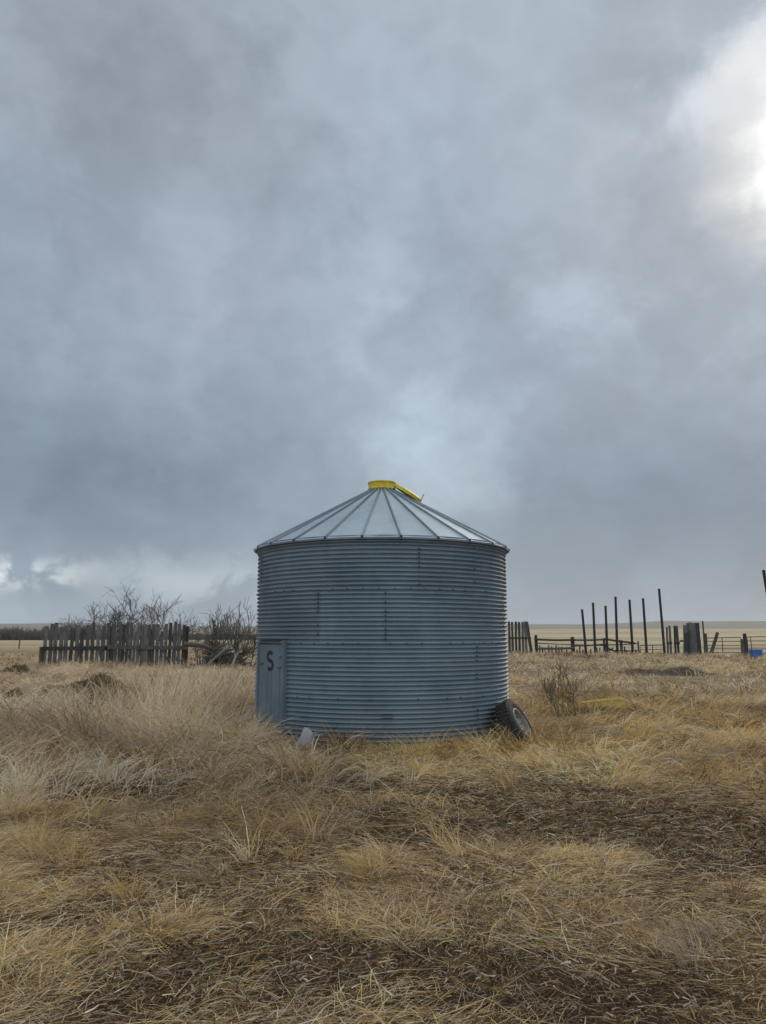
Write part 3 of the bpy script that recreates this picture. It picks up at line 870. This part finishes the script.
for pq, yt, r in ((536, 635, .13), (572.5, 637, .16), (604, 638, .10), (621, 640, .12), (638, 641, .07)):
    x = X_at(pq, CY) - xa; mb = MB(); mb.tube([(x, 0, -.1), (x + .02, 0, zpx(yt) * .5), (x + .0, 0, zpx(yt))], [r, r * .95, r * .85], 8); mb.build('post', M_POST, t)
for (a, ya, b, yb, r, dy) in ((534, 639.5, 575, 640, .075, -.16), (572, 640, 606, 639.5, .07, -.16), (604, 639, 634, 643, .075, -.16), (534, 643, 606, 645.5, .035, -.15), (536, 648.5, 574, 648, .085, -.16), (572, 646, 606, 644, .05, -.17), (606, 645, 640, 643.5, .04, .16), (600, 644, 622, 655, .05, -.24), (605, 650, 640, 651, .04, .14)):
    mb = MB(); mb.tube([(X_at(a, CY) - xa, dy, zpx(ya)), ((X_at(a, CY) + X_at(b, CY)) / 2 - xa, dy, zpx((ya + yb) / 2) - .03), (X_at(b, CY) - xa, dy, zpx(yb))], r, 7); mb.build('rail', M_POST, t)
for pq in (540, 543, 545, 549, 552, 556, 559, 562, 567, 577, 580, 583, 586, 591, 597, 600, 610, 613, 615, 625, 627, 633, 636):
    x = X_at(pq, CY) - xa; board(t, x, .12, .10, zpx(rnd.uniform(644, 650)), m=M_POST, lean=rnd.gauss(0, .03), name='picket')
PO = 'tall dark poles in the corral'
poles = ((582, 609.5, 586.5, 'shortest tall dark pole, leftmost of the corral row'),
         (593, 603, 595.5, 'second tall dark pole from the left in the corral row'),
         (605.5, 606, 607.5, 'third tall dark pole from the left, slightly shorter than its neighbours'),
         (615.5, 597, 617.5, 'fourth tall dark pole from the left, upright beside a low fence post'),
         (629.5, 600, 633, 'fifth tall dark pole from the left, leaning a little left'),
         (643, 598.5, 647, 'sixth tall dark pole from the left, standing alone in pale grass'),
         (659, 589, 665, 'tallest dark pole, leaning left beside the narrow grey planks'))
for (pt, yt, pb, lab) in poles:
    Yd = CY - 1.0
    xb = X_at(pb, Yd, 0); top = at(pt, yt, Yd)
    t = thing('pole', lab, 'pole', (xb, Yd, 0), 0, PO)
    mb = MB(); mb.tube([(0, 0, -.15), ((top.x - xb) * .5, 0, top.z * .5), (top.x - xb, 0, top.z)], [.10, .092, .085], 10); mb.build('shaft', M_POLE, t)
    mb = MB(); mb.lathe([(.096, 0), (.096, .07), (.001, .075)], 12, M=Matrix.Translation((top.x - xb, 0, top.z - .05))); mb.build('top_cap', M_PIPE, t)
Yd = 24.0; top = at(763.5, 570, Yd); xb = top.x + .30
t = thing('pole', 'tall dark pole cut by the right edge of the photo', 'pole', (xb, Yd, 0), 0, PO)
mb = MB(); mb.tube([(0, 0, -.15), ((top.x - xb) * .5, 0, top.z * .5), (top.x - xb, 0, top.z)], [.05, .048, .045], 10); mb.build('shaft', M_POLE, t)
# plank cluster
xa = X_at(690, CY)
t = thing('plank_stack', 'wide upright cluster of grey planks beside the tallest pole', 'planks', (xa, CY, 0))
for pq, w, ln, yt, dy, mm in ((685, 4.6, .05, 624, 0, M_BOARD), (688.5, 3.4, .02, 622.5, .05, M_BOARD), (692, 4.0, .0, 622, 0, M_BOARD), (696, 4.0, .0, 622.5, .04, M_BOARD), (699.5, 3.4, -.03, 622, 0, M_BOARD), (686, 3.2, .03, 632, -.08, M_POST), (690, 3, .0, 630, -.08, M_BOARD)):
    board(t, X_at(pq, CY) - xa, dy, w * PXM, zpx(yt), m=mm, lean=ln, twist=rnd.gauss(0, .12), notch=.12, name='plank', th=.05)
mb = MB(); mb.box((0, .13, zpx(641)), (19 * PXM, .07, .14)); mb.build('rail', M_POST, t)
for i, (lst, lab) in enumerate(((((667.5, 2.0, 626), (670.5, 2.2, 625)), 'pair of narrow grey planks right beside the tallest pole'),
                               (((675, 2.2, 625), (678, 2.4, 625)), 'pair of narrow grey planks left of the wide plank cluster'))):
    xa = X_at(lst[0][0], CY); t = thing('plank_pair', lab, 'planks', (xa, CY, 0))
    for pq, w, yt in lst: board(t, X_at(pq, CY) - xa, 0, w * PXM, zpx(yt), lean=rnd.gauss(0, .01), twist=.1, notch=.08, name='plank')
    mb = MB(); mb.box((X_at(lst[1][0] - 1.5, CY) - xa, -.07, zpx(643)), (6 * PXM, .06, .16)); mb.build('rail', M_POST, t)
for pq, yt, r, ln, lab in ((703.5, 621, .07, -.02, 'thin tall post right of the wide plank cluster'),):
    xa = X_at(pq, CY); t = thing('corral_post', lab, 'post', (xa, CY - .2, 0))
    mb = MB(); mb.tube([(0, 0, -.1), (ln, 0, 1.2), (ln * 2, 0, zpx(yt))], [r * 1.4, r, r * .8], 8); mb.build('shaft', M_POST, t)
    mb = MB(); mb.tube([(.08, -.02, -.05), (.10, -.02, 1.7)], [.13, .11], 8); mb.build('stub', M_POST, t)
xa = X_at(708, CY, 0)
t = thing('leaning_post', 'dark post leaning far over to the right before the gate', 'post', (xa, CY - .4, 0))
p1 = at(717.5, 632.5, CY - .4); dv = Vector((p1.x - xa, 0, p1.z))
mb = MB(); mb.tube([(-.05, 0, -.1), dv * .5, dv], [.14, .13, .12], 8); mb.build('shaft', M_POST, t)
mb = MB(); mb.tube([dv * .7 + Vector((-.12, -.13, 0)), dv * .7 + Vector((.12, -.13, .05))], .018, 5); mb.build('wire_staple', M_PIPE, t)
# pipe gates
def gate(pa, pb, lab, yt, yb, bars, brace):
    xa = X_at(pa, CY); xb = X_at(pb, CY) - xa
    t = thing('pipe_gate', lab, 'gate', (xa, CY, 0), 0, 'pipe gates of the corral')
    zt, zb = zpx(yt), zpx(yb)
    mb = MB(); mb.tube([(0, 0, zb), (0, 0, zt), (xb, 0, zt + .05), (xb, 0, zb), (0, 0, zb)], .035, 7); mb.build('gate_frame', M_PIPE, t)
    for k in range(bars):
        z = zb + (zt - zb) * (k + 1) / (bars + 1); mb = MB(); mb.tube([(0, 0, z), (xb, 0, z)], .024, 6); mb.build('bar', M_PIPE, t)
    for f in brace:
        mb = MB(); mb.tube([(xb * f, -.03, zb), (xb * f, -.03, zt)], .03, 6); mb.build('upright', M_PIPE, t)
gate(706, 741, 'rusty pipe gate between the leaning post and the blue tub', 638, 652.5, 3, (.46,))
gate(747.5, 790, 'rusty pipe gate behind the blue tub at the right edge', 637, 653, 3, (.08, .5))
gate(640, 664, 'low rusty pipe panel between the two right-hand tall poles', 645.5, 653.5, 1, (.5,))
for pq, yt, r, lab in ((744.5, 633.5, .15, 'stout gate post left of the blue tub'), (741.5, 639, .13, 'short stub post pressed against the stout gate post')):
    xa = X_at(pq, CY); t = thing('gate_post', lab, 'post', (xa, CY - .1, 0))
    mb = MB(); mb.tube([(0, 0, -.1), (.01, 0, .8), (0, 0, zpx(yt))], [r, r * .96, r * .85], 9); mb.build('shaft', M_POST, t)
    mb = MB(); mb.tube([(-.05, -r, 1.0), (.12, -r, 1.02)], .02, 5); mb.build('hinge_pin', M_PIPE, t)
# blue tub
q = at(756, 655, 52.0)
t = thing('tub', 'bright blue plastic tub beside the stout gate post', 'tub', (q.x, 52.0, .0))
zb, zt, w0, w1 = .05, at(754, 650, 52).z, .32, .40
mb = MB(); vs = []
for (z, w) in ((zb, w0), (zt, w1), (zt, w1 - .03), (zb + .05, w0 - .04)):
    for k in range(24):
        a = 2 * math.pi * k / 24; ca, sa = math.cos(a), math.sin(a); e = .55
        vs.append((w * math.copysign(abs(ca) ** e, ca), w * .75 * math.copysign(abs(sa) ** e, sa), z))
fs = [(24 * i + k, 24 * i + (k + 1) % 24, 24 * i + 24 + (k + 1) % 24, 24 * i + 24 + k) for i in range(3) for k in range(24)]
fs += [tuple(range(23, -1, -1)), tuple(72 + k for k in range(24))]
mb.add(vs, fs); mb.build('body', M_BLUE, t)
mb = MB(); ring = [(w1 * 1.03 * math.copysign(abs(math.cos(a)) ** .55, math.cos(a)), w1 * .78 * math.copysign(abs(math.sin(a)) ** .55, math.sin(a)), zt) for a in [2 * math.pi * k / 32 for k in range(33)]]
mb.tube(ring, .022, 6); mb.build('rim', M_BLUE, t)

# ------------------------------------------------------------------ grass
PAL = {'gold': (.63, .422, .18), 'straw': (.68, .49, .27), 'pale': (.71, .56, .40), 'grey': (.50, .41, .32),
       'brown': (.255, .16, .085), 'dark': (.085, .055, .034), 'olive': (.25, .195, .09), 'pink': (.67, .505, .37)}
MOUNDS = [(600, 722, .7, .8, .9), (95, 724, 1.9, 2.4, 1), (62, 722, 1.3, 1.8, .9), (12, 694, 1.2, 1.4, .9), (684, 681, 1.6, 1.5, .8), (640, 680, 1.8, 1.2, .7)]
def bare(x, y): return np.clip(patch(x, y, MOUNDS), 0, 1)
class Grass:
    def __init__(self, seg): self.seg, self.V, self.Cc = seg, [], []
    def add(self, base, ang, L, e0, e1, w, col, curl=0.0, roll=None, lift=.004):
        n = len(base); s = self.seg
        ang = np.broadcast_to(ang, n).astype(float); L = np.broadcast_to(L, n); w = np.broadcast_to(w, n)
        e0 = np.broadcast_to(e0, n); e1 = np.broadcast_to(e1, n); curl = np.broadcast_to(curl, n)
        roll = rng.uniform(0, np.pi, n) if roll is None else roll
        p = base.copy(); rows = []
        floor = base[:, 2] + lift * rng.uniform(.3, 3.0, n)
        tap = np.linspace(1, .18, s + 1) ** .8
        for k in range(s + 1):
            f = k / s; a = ang + curl * f; e = e0 + (e1 - e0) * f
            sx, sy = -np.sin(a), np.cos(a)
            cr, sr = np.cos(roll), np.sin(roll)
            hw = w * tap[k] / 2
            ox, oy, oz = hw * (sx * cr - np.cos(a) * np.sin(e) * sr), hw * (sy * cr - np.sin(a) * np.sin(e) * sr), hw * np.cos(e) * sr
            off = np.stack([ox, oy, oz], -1)
            rows += [p - off, p + off]
            st = (L / s)[:, None] * np.stack([np.cos(a) * np.cos(e), np.sin(a) * np.cos(e), np.sin(e)], -1)
            p = p + st
            p[:, 2] = np.maximum(p[:, 2], floor)
        self.V.append(np.stack(rows, 1).reshape(-1, 3).astype(np.float32))
        self.Cc.append(np.repeat(col.astype(np.float32), 2 * (s + 1), 0))
    def build(self, name, label, cat):
        V, Cc, s = np.concatenate(self.V), np.concatenate(self.Cc), self.seg
        nb = len(V) // (2 * (s + 1))
        q = np.array([[2 * k, 2 * k + 1, 2 * k + 3, 2 * k + 2] for k in range(s)])
        F_ = (np.arange(nb)[:, None, None] * 2 * (s + 1) + q[None]).reshape(-1).astype(np.int32)
        me = bpy.data.meshes.new(name)
        me.vertices.add(len(V)); me.vertices.foreach_set('co', V.ravel())
        nf = nb * s
        me.loops.add(nf * 4); me.loops.foreach_set('vertex_index', F_)
        me.polygons.add(nf)
        me.polygons.foreach_set('loop_start', np.arange(nf, dtype=np.int32) * 4)
        me.update(calc_edges=False)
        ca = me.color_attributes.new('Col', 'FLOAT_COLOR', 'POINT')
        ca.data.foreach_set('color', np.hstack([Cc, np.ones((len(Cc), 1), np.float32)]).ravel())
        me.materials.append(M_GRASS)
        o = bpy.data.objects.new(name, me); COL.objects.link(o)
        tag(o, label, cat, kind='stuff')
        print(name, nb, 'blades')
def wedge(n, r0, r1, half=35.0, p=1.0):
    u = rng.random(n); r = (r0 ** p + u * (r1 ** p - r0 ** p)) ** (1 / p)     # p=2: even per area
    a = np.radians(rng.uniform(-half, half, n))
    return r * np.sin(a), r * np.cos(a)
def clear(x, y, gap=.03):
    return np.hypot(x - BIN.x, y - BIN.y) > BR + gap
def palette(n, names, weights, clump=None, jit=.16):
    w = np.array(weights, float); w = w / w.sum()
    C = np.array([PAL[k] for k in names]); 
    idx = rng.choice(len(names), n, p=w) if clump is None else clump
    c = C[idx] * (1 + rng.normal(0, jit, (n, 1))) * (1 + rng.normal(0, .03, (n, 3)))
    return np.clip(c, .02, .75)
def flow(x, y):
    return 2 * np.pi * (fbm(x, y, 2.6, 91, 3) * 2.2) + .5
def base3(x, y, sink=.01): return np.stack([x, y, height(x, y) - sink], -1)
def tufts(G, x, y, nb, rad, Lm, e0m, e1m, wid, names, wts, follow=.7, flat_j=.25, turn=.5, az_j=.28, curl=.55):
    k = rng.random(len(x)) > .85 * bare(x, y); N0 = len(x)
    cut = lambda q: q[k] if np.ndim(q) and len(q) == N0 else q
    x, y, rad, Lm, e0m, e1m, wid = [cut(q) for q in (x, y, rad, Lm, e0m, e1m, wid)]
    """clumps at x, y with nb blades each; per-clump arrays Lm, e0m, e1m"""
    n = len(x)
    if n == 0: return
    C = np.array([PAL[k] for k in names]); w = np.array(wts, float); w /= w.sum()
    ci = rng.choice(len(names), n, p=w); ct = 1 + rng.normal(0, .13, n)
    cnt = np.maximum(3, (nb * rng.uniform(.5, 1.5, n)).astype(int))
    I = np.repeat(np.arange(n), cnt); m = len(I)
    fl = flow(x, y)[I] + np.repeat(rng.normal(0, turn, n), cnt)
    oa = rng.uniform(0, 2 * np.pi, m); orad = np.abs(rng.normal(0, 1, m)) * np.broadcast_to(rad, n)[I]
    bx, by = x[I] + orad * np.cos(oa), y[I] + orad * np.sin(oa)
    ok = clear(bx, by)
    vx = follow * np.cos(fl) + (1 - follow) * np.cos(oa) + rng.normal(0, az_j, m)
    vy = follow * np.sin(fl) + (1 - follow) * np.sin(oa) + rng.normal(0, az_j, m)
    ang = np.arctan2(vy, vx)
    L = np.broadcast_to(Lm, n)[I] * rng.uniform(.45, 1.25, m)
    e0 = np.clip(np.broadcast_to(e0m, n)[I] + rng.normal(0, flat_j, m), .05, 1.55)
    e1 = np.broadcast_to(e1m, n)[I] + rng.normal(0, flat_j * 1.4, m)
    idx = np.where(rng.random(m) < .72, ci[I], rng.choice(len(names), m, p=w))
    col = C[idx] * (ct[I] * (1 + rng.normal(0, .14, m)))[:, None]
    tone = sstep(fbm(x, y, 1.7, 181, 3), .34, .66)[I]
    col = col * (.70 + .52 * tone)[:, None]
    wd = np.broadcast_to(wid, n)[I] * np.clip(np.exp(rng.normal(-.08, .40, m)), .3, 1.75)
    G.add(base3(bx, by)[ok], ang[ok], L[ok], e0[ok], e1[ok], wd[ok], np.clip(col, .015, .8)[ok], rng.normal(0, curl, m)[ok])

# 1. litter: loose straw on the soil
G = Grass(2)
x, y = wedge(170000, 2.7, 13.0, 36, 1.35)
k = clear(x, y); x, y = x[k], y[k]; n = len(x)
r = np.hypot(x, y); dd = dirt(x, y)
kk = rng.random(n) < 1 - .45 * dd; x, y, r, dd = x[kk], y[kk], r[kk], dd[kk]; n = len(x)
ang = np.where(rng.random(n) < .45, flow(x, y) + rng.normal(0, .5, n), rng.uniform(0, 6.28, n))
L = rng.gamma(2.2, .048, n) * (1 - .35 * dd) + .025
col = palette(n, ('straw', 'pale', 'grey', 'brown', 'dark', 'gold'), (2.6, 1.3, 2, 3.2, 3.0, 1.6)) * (1 - .30 * dd)[:, None]
b = base3(x, y, -.003); b[:, 2] += rng.exponential(.010, n)
G.add(b, ang, L, rng.normal(.05, .12, n), rng.normal(-.05, .16, n), (.0015 + .00048 * r) * rng.uniform(.6, 1.5, n), col, rng.normal(0, .3, n))
# crumbs of soil-stained chaff, thickest where the soil is bare
x, y = wedge(90000, 2.7, 9.5, 36, 1.3); dd = dirt(x, y)
k = rng.random(len(x)) < .15 + .85 * dd; x, y = x[k], y[k]; n = len(x); r = np.hypot(x, y)
b = base3(x, y, -.004); b[:, 2] += rng.exponential(.006, n)
G.add(b, rng.uniform(0, 6.28, n), rng.gamma(2.0, .013, n) + .008, rng.normal(.1, .35, n), rng.normal(-.1, .35, n), (.0022 + .0008 * r) * rng.uniform(.5, 1.8, n),
      palette(n, ('dark', 'brown', 'grey', 'straw'), (5, 4, 1.6, .8)) * .8, rng.normal(0, .5, n))
# broad torn leaf pieces
x, y = wedge(7000, 2.7, 9.0, 36, 1.3); k = clear(x, y); x, y = x[k], y[k]; n = len(x)
b = base3(x, y, -.012); b[:, 2] += rng.exponential(.012, n)
G.add(b, rng.uniform(0, 6.28, n), rng.uniform(.025, .09, n), rng.normal(.1, .3, n), rng.normal(-.1, .5, n), rng.uniform(.005, .011, n),
      palette(n, ('grey', 'brown', 'pale', 'dark'), (3, 4, 1, 2)), rng.normal(0, .7, n))
# long stiff stalks lying about
x, y = wedge(2600, 2.7, 12.0, 36, 1.4); n = len(x); r = np.hypot(x, y)
k = clear(x, y) & (rng.random(n) < 1 - .7 * dirt(x, y)); x, y, r = x[k], y[k], r[k]; n = len(x)
b = base3(x, y, -.02); b[:, 2] += rng.exponential(.02, n)
G.add(b, flow(x, y) + rng.normal(0, 1.0, n), rng.uniform(.15, .45, n), rng.normal(.10, .12, n), rng.normal(-.08, .12, n), (.0018 + .00045 * r),
      palette(n, ('pale', 'straw', 'grey'), (2, 3, 1)), rng.normal(0, .35, n))
G.build('straw_litter', 'loose broken straw scattered over the bare soil', 'straw')

# 2. matted grass combed over, near and middle ground
G = Grass(3)
x, y = wedge(34000, 2.7, 14.5, 36, 1.35)
dd = dirt(x, y); r = np.hypot(x, y)
lump = fbm(x, y, .55, 111, 3); drift = sstep(fbm(x, y, 2.1, 117, 3), .40, .60)
keep = (rng.random(len(x)) < (1 - .93 * dd) * (.10 + .95 * sstep(lump, .42, .60)) * (.40 + .65 * drift)) & clear(x, y, .06)
x, y, r, lump, drift = x[keep], y[keep], r[keep], lump[keep], drift[keep]
tl = sstep(lump, .45, .70) * (.35 + .65 * drift) * (.55 + .45 * sstep(r, 4.5, 9)); n = len(x)
tufts(G, x, y, 22, .06 + .06 * rng.random(n), (.10 + .24 * tl) * rng.uniform(.7, 1.3, n), .35 + .55 * tl, -.35 - .45 * tl, .0013 + .00052 * r,
      ('gold', 'straw', 'pale', 'grey', 'brown', 'olive'), (2.6, 3.0, 1.3, 1.8, 2.2, .9), .55, .25, .9, .5, .40)
# golden upright tussocks, thicker around the foot of the bin
x, y = wedge(620, 5.5, 15, 36, 1.8)
keep = (rng.random(len(x)) < (1 - .95 * dirt(x, y)) * sstep(fbm(x, y, 1.4, 131, 3), .45, .62)) & clear(x, y, .1)
x, y = x[keep], y[keep]; r = np.hypot(x, y); n = len(x)
tufts(G, x, y, 42, .06, rng.uniform(.28, .48, n), 1.15, rng.uniform(-.6, .4, n), .0026 + .0005 * r, ('gold', 'straw', 'pale', 'brown'), (3.5, 3, 1, 1.4), .45)
th_ = np.radians(rng.uniform(-88, 88, 190)); rr_ = BR + .16 + np.abs(rng.normal(0, .34, 190))
x, y = BIN.x + rr_ * np.sin(th_), BIN.y - rr_ * np.cos(th_); n = len(x)
tufts(G, x, y, 44, .07, rng.uniform(.14, .30, n) + .26 * (rng.random(n) < .22), 1.1, rng.uniform(-.5, .6, n), .0085, ('gold', 'straw', 'brown', 'dark'), (4, 2.2, 2, .6), .35)
# named tussocks seen in the photograph
for px, py, L, nb, nm in ((45, 868, .34, 150, 'straw'), (30, 862, .30, 120, 'gold'), (70, 872, .28, 90, 'gold'), (300, 778, .45, 100, 'gold'), (318, 782, .42, 80, 'straw'), (286, 770, .4, 80, 'gold'),
                          (690, 975, .2, 130, 'grey'), (730, 985, .2, 110, 'grey'), (655, 968, .18, 90, 'grey'), (710, 955, .16, 90, 'grey'), (262, 756, .50, 70, 'pale'), (248, 748, .62, 90, 'pink'), (238, 742, .70, 100, 'pink'), (228, 746, .62, 90, 'pale'), (279, 758, .34, 60, 'straw'), (502, 752, .34, 80, 'gold'), (345, 756, .34, 70, 'gold'), (20, 800, .5, 140, 'pale'), (55, 790, .5, 120, 'grey'),
                          (410, 762, .42, 110, 'gold'), (425, 760, .42, 90, 'gold'), (130, 905, .26, 90, 'gold'), (265, 925, .16, 40, 'brown'), (10, 820, .42, 120, 'pale'), (520, 752, .42, 110, 'gold'), (540, 748, .45, 90, 'gold'), (365, 880, .22, 80, 'gold'), (640, 740, .4, 90, 'gold'), (735, 900, .2, 70, 'straw')):
    q = on_ground(px, py); r = q.length
    tufts(G, np.array([q.x]), np.array([q.y]), nb, .10, np.array([L]), np.array([1.15]), np.array([.1]), .0026 + .0005 * r, (nm, 'straw', 'brown'), (4, 1.5, 1), .35)
# right-hand golden sward
x, y = wedge(6500, 9.0, 22, 36, 1.7)
keep = (rng.random(len(x)) < right_of(x, y) * (.12 + 1.0 * sstep(fbm(x, y, 1.5, 141, 3), .42, .6))) & clear(x, y, .1)
x, y = x[keep], y[keep]; r = np.hypot(x, y); n = len(x)
tufts(G, x, y, 20, .12, rng.uniform(.22, .46, n), rng.uniform(.6, 1.15, n), rng.uniform(-.8, .1, n), .0030 + .00058 * r, ('gold', 'straw', 'pale', 'brown', 'dark'), (3.2, 2.6, 1.2, 1.8, .5), .7)
G.build('matted_grass', 'dry golden grass lying matted over the ground', 'grass')

# 3. tall pale grass to the left of the bin
G = Grass(3)
x, y = wedge(12500, 8.0, 34, 36, 1.5)
tt = tall(x, y) + .22 * (1 - sstep(np.degrees(np.arctan2(x, y)), -6, 0)) * sstep(np.hypot(x, y), 7, 10)
keep = (rng.random(len(x)) < tt * 1.25) & clear(x, y, .12)
x, y = x[keep], y[keep]; r = np.hypot(x, y); n = len(x)
core = np.exp(-(((x + 4.3) / 2.6) ** 2 + ((y - 15.5) / 4.2) ** 2))
tufts(G, x, y, 26, .16, rng.uniform(.30, .66, n) + .48 * core, 1.0 + .42 * core, rng.uniform(-.9, .1, n) + 1.15 * core, .0030 + .00058 * r,
      ('pink', 'pale', 'straw', 'grey', 'brown', 'gold'), (3.4, 3.2, 1.2, 2.2, 1.2, .4), .45)
G.build('tall_grass', 'tall pale feathery grass left of the bin', 'grass')

# 4. farther grass
G = Grass(2)
x, y = wedge(19500, 17, 68, 36, 1.45)
pt = sstep(fbm(x, y * .6, 3.2, 161, 4), .40, .60)
keep = (rng.random(len(x)) < .16 + .9 * pt)
x, y = x[keep], y[keep]; r = np.hypot(x, y); n = len(x)
tufts(G, x, y, 11, .22 + .004 * r, rng.uniform(.18, .42, n), rng.uniform(.6, 1.2, n), rng.uniform(-.8, .3, n), .0030 + .00062 * r,
      ('straw', 'pale', 'pink', 'grey', 'brown', 'gold', 'dark'), (3, 2.4, 1.2, 1.4, 2.0, 1.4, .7), .6)
# moss and thatch growing on the mounds
for vv, sz in MOUND_V:
    top = vv[vv[:, 2] > .03]; pk = top[rng.integers(0, len(top), 900)]; n = len(pk)
    pk = pk + rng.normal(0, .03, (n, 3)) * np.array([1, 1, 0]); pk[:, 2] -= .01
    G.add(pk, rng.uniform(0, 6.28, n), rng.uniform(.05, .20, n), rng.uniform(.3, 1.3, n), rng.uniform(-.8, .2, n), .011 * rng.uniform(.6, 1.3, n),
          palette(n, ('brown', 'dark', 'olive', 'straw'), (3, 2.6, 2.2, .9)) * .8, rng.normal(0, .6, n))
# a fringe along the fence feet
for (pa, pb, Yd, cnt, L) in ((38, 190, 33.4, 220, .5), (508, 770, 57.2, 260, .45), (186, 252, 30.0, 120, .5)):
    xs = np.array([X_at(q, Yd, 0) for q in rng.uniform(pa, pb, cnt)]); ys = Yd - np.abs(rng.normal(0, .5, cnt))
    tufts(G, xs, ys, 14, .2, rng.uniform(.6, 1.1, cnt) * L, 1.2, rng.uniform(-.4, .6, cnt), .004 + .0006 * Yd, ('straw', 'pale', 'brown', 'pink'), (3, 3, 1.2, 1.5), .5)
G.build('distant_grass', 'pale dry grass covering the field farther out', 'grass')
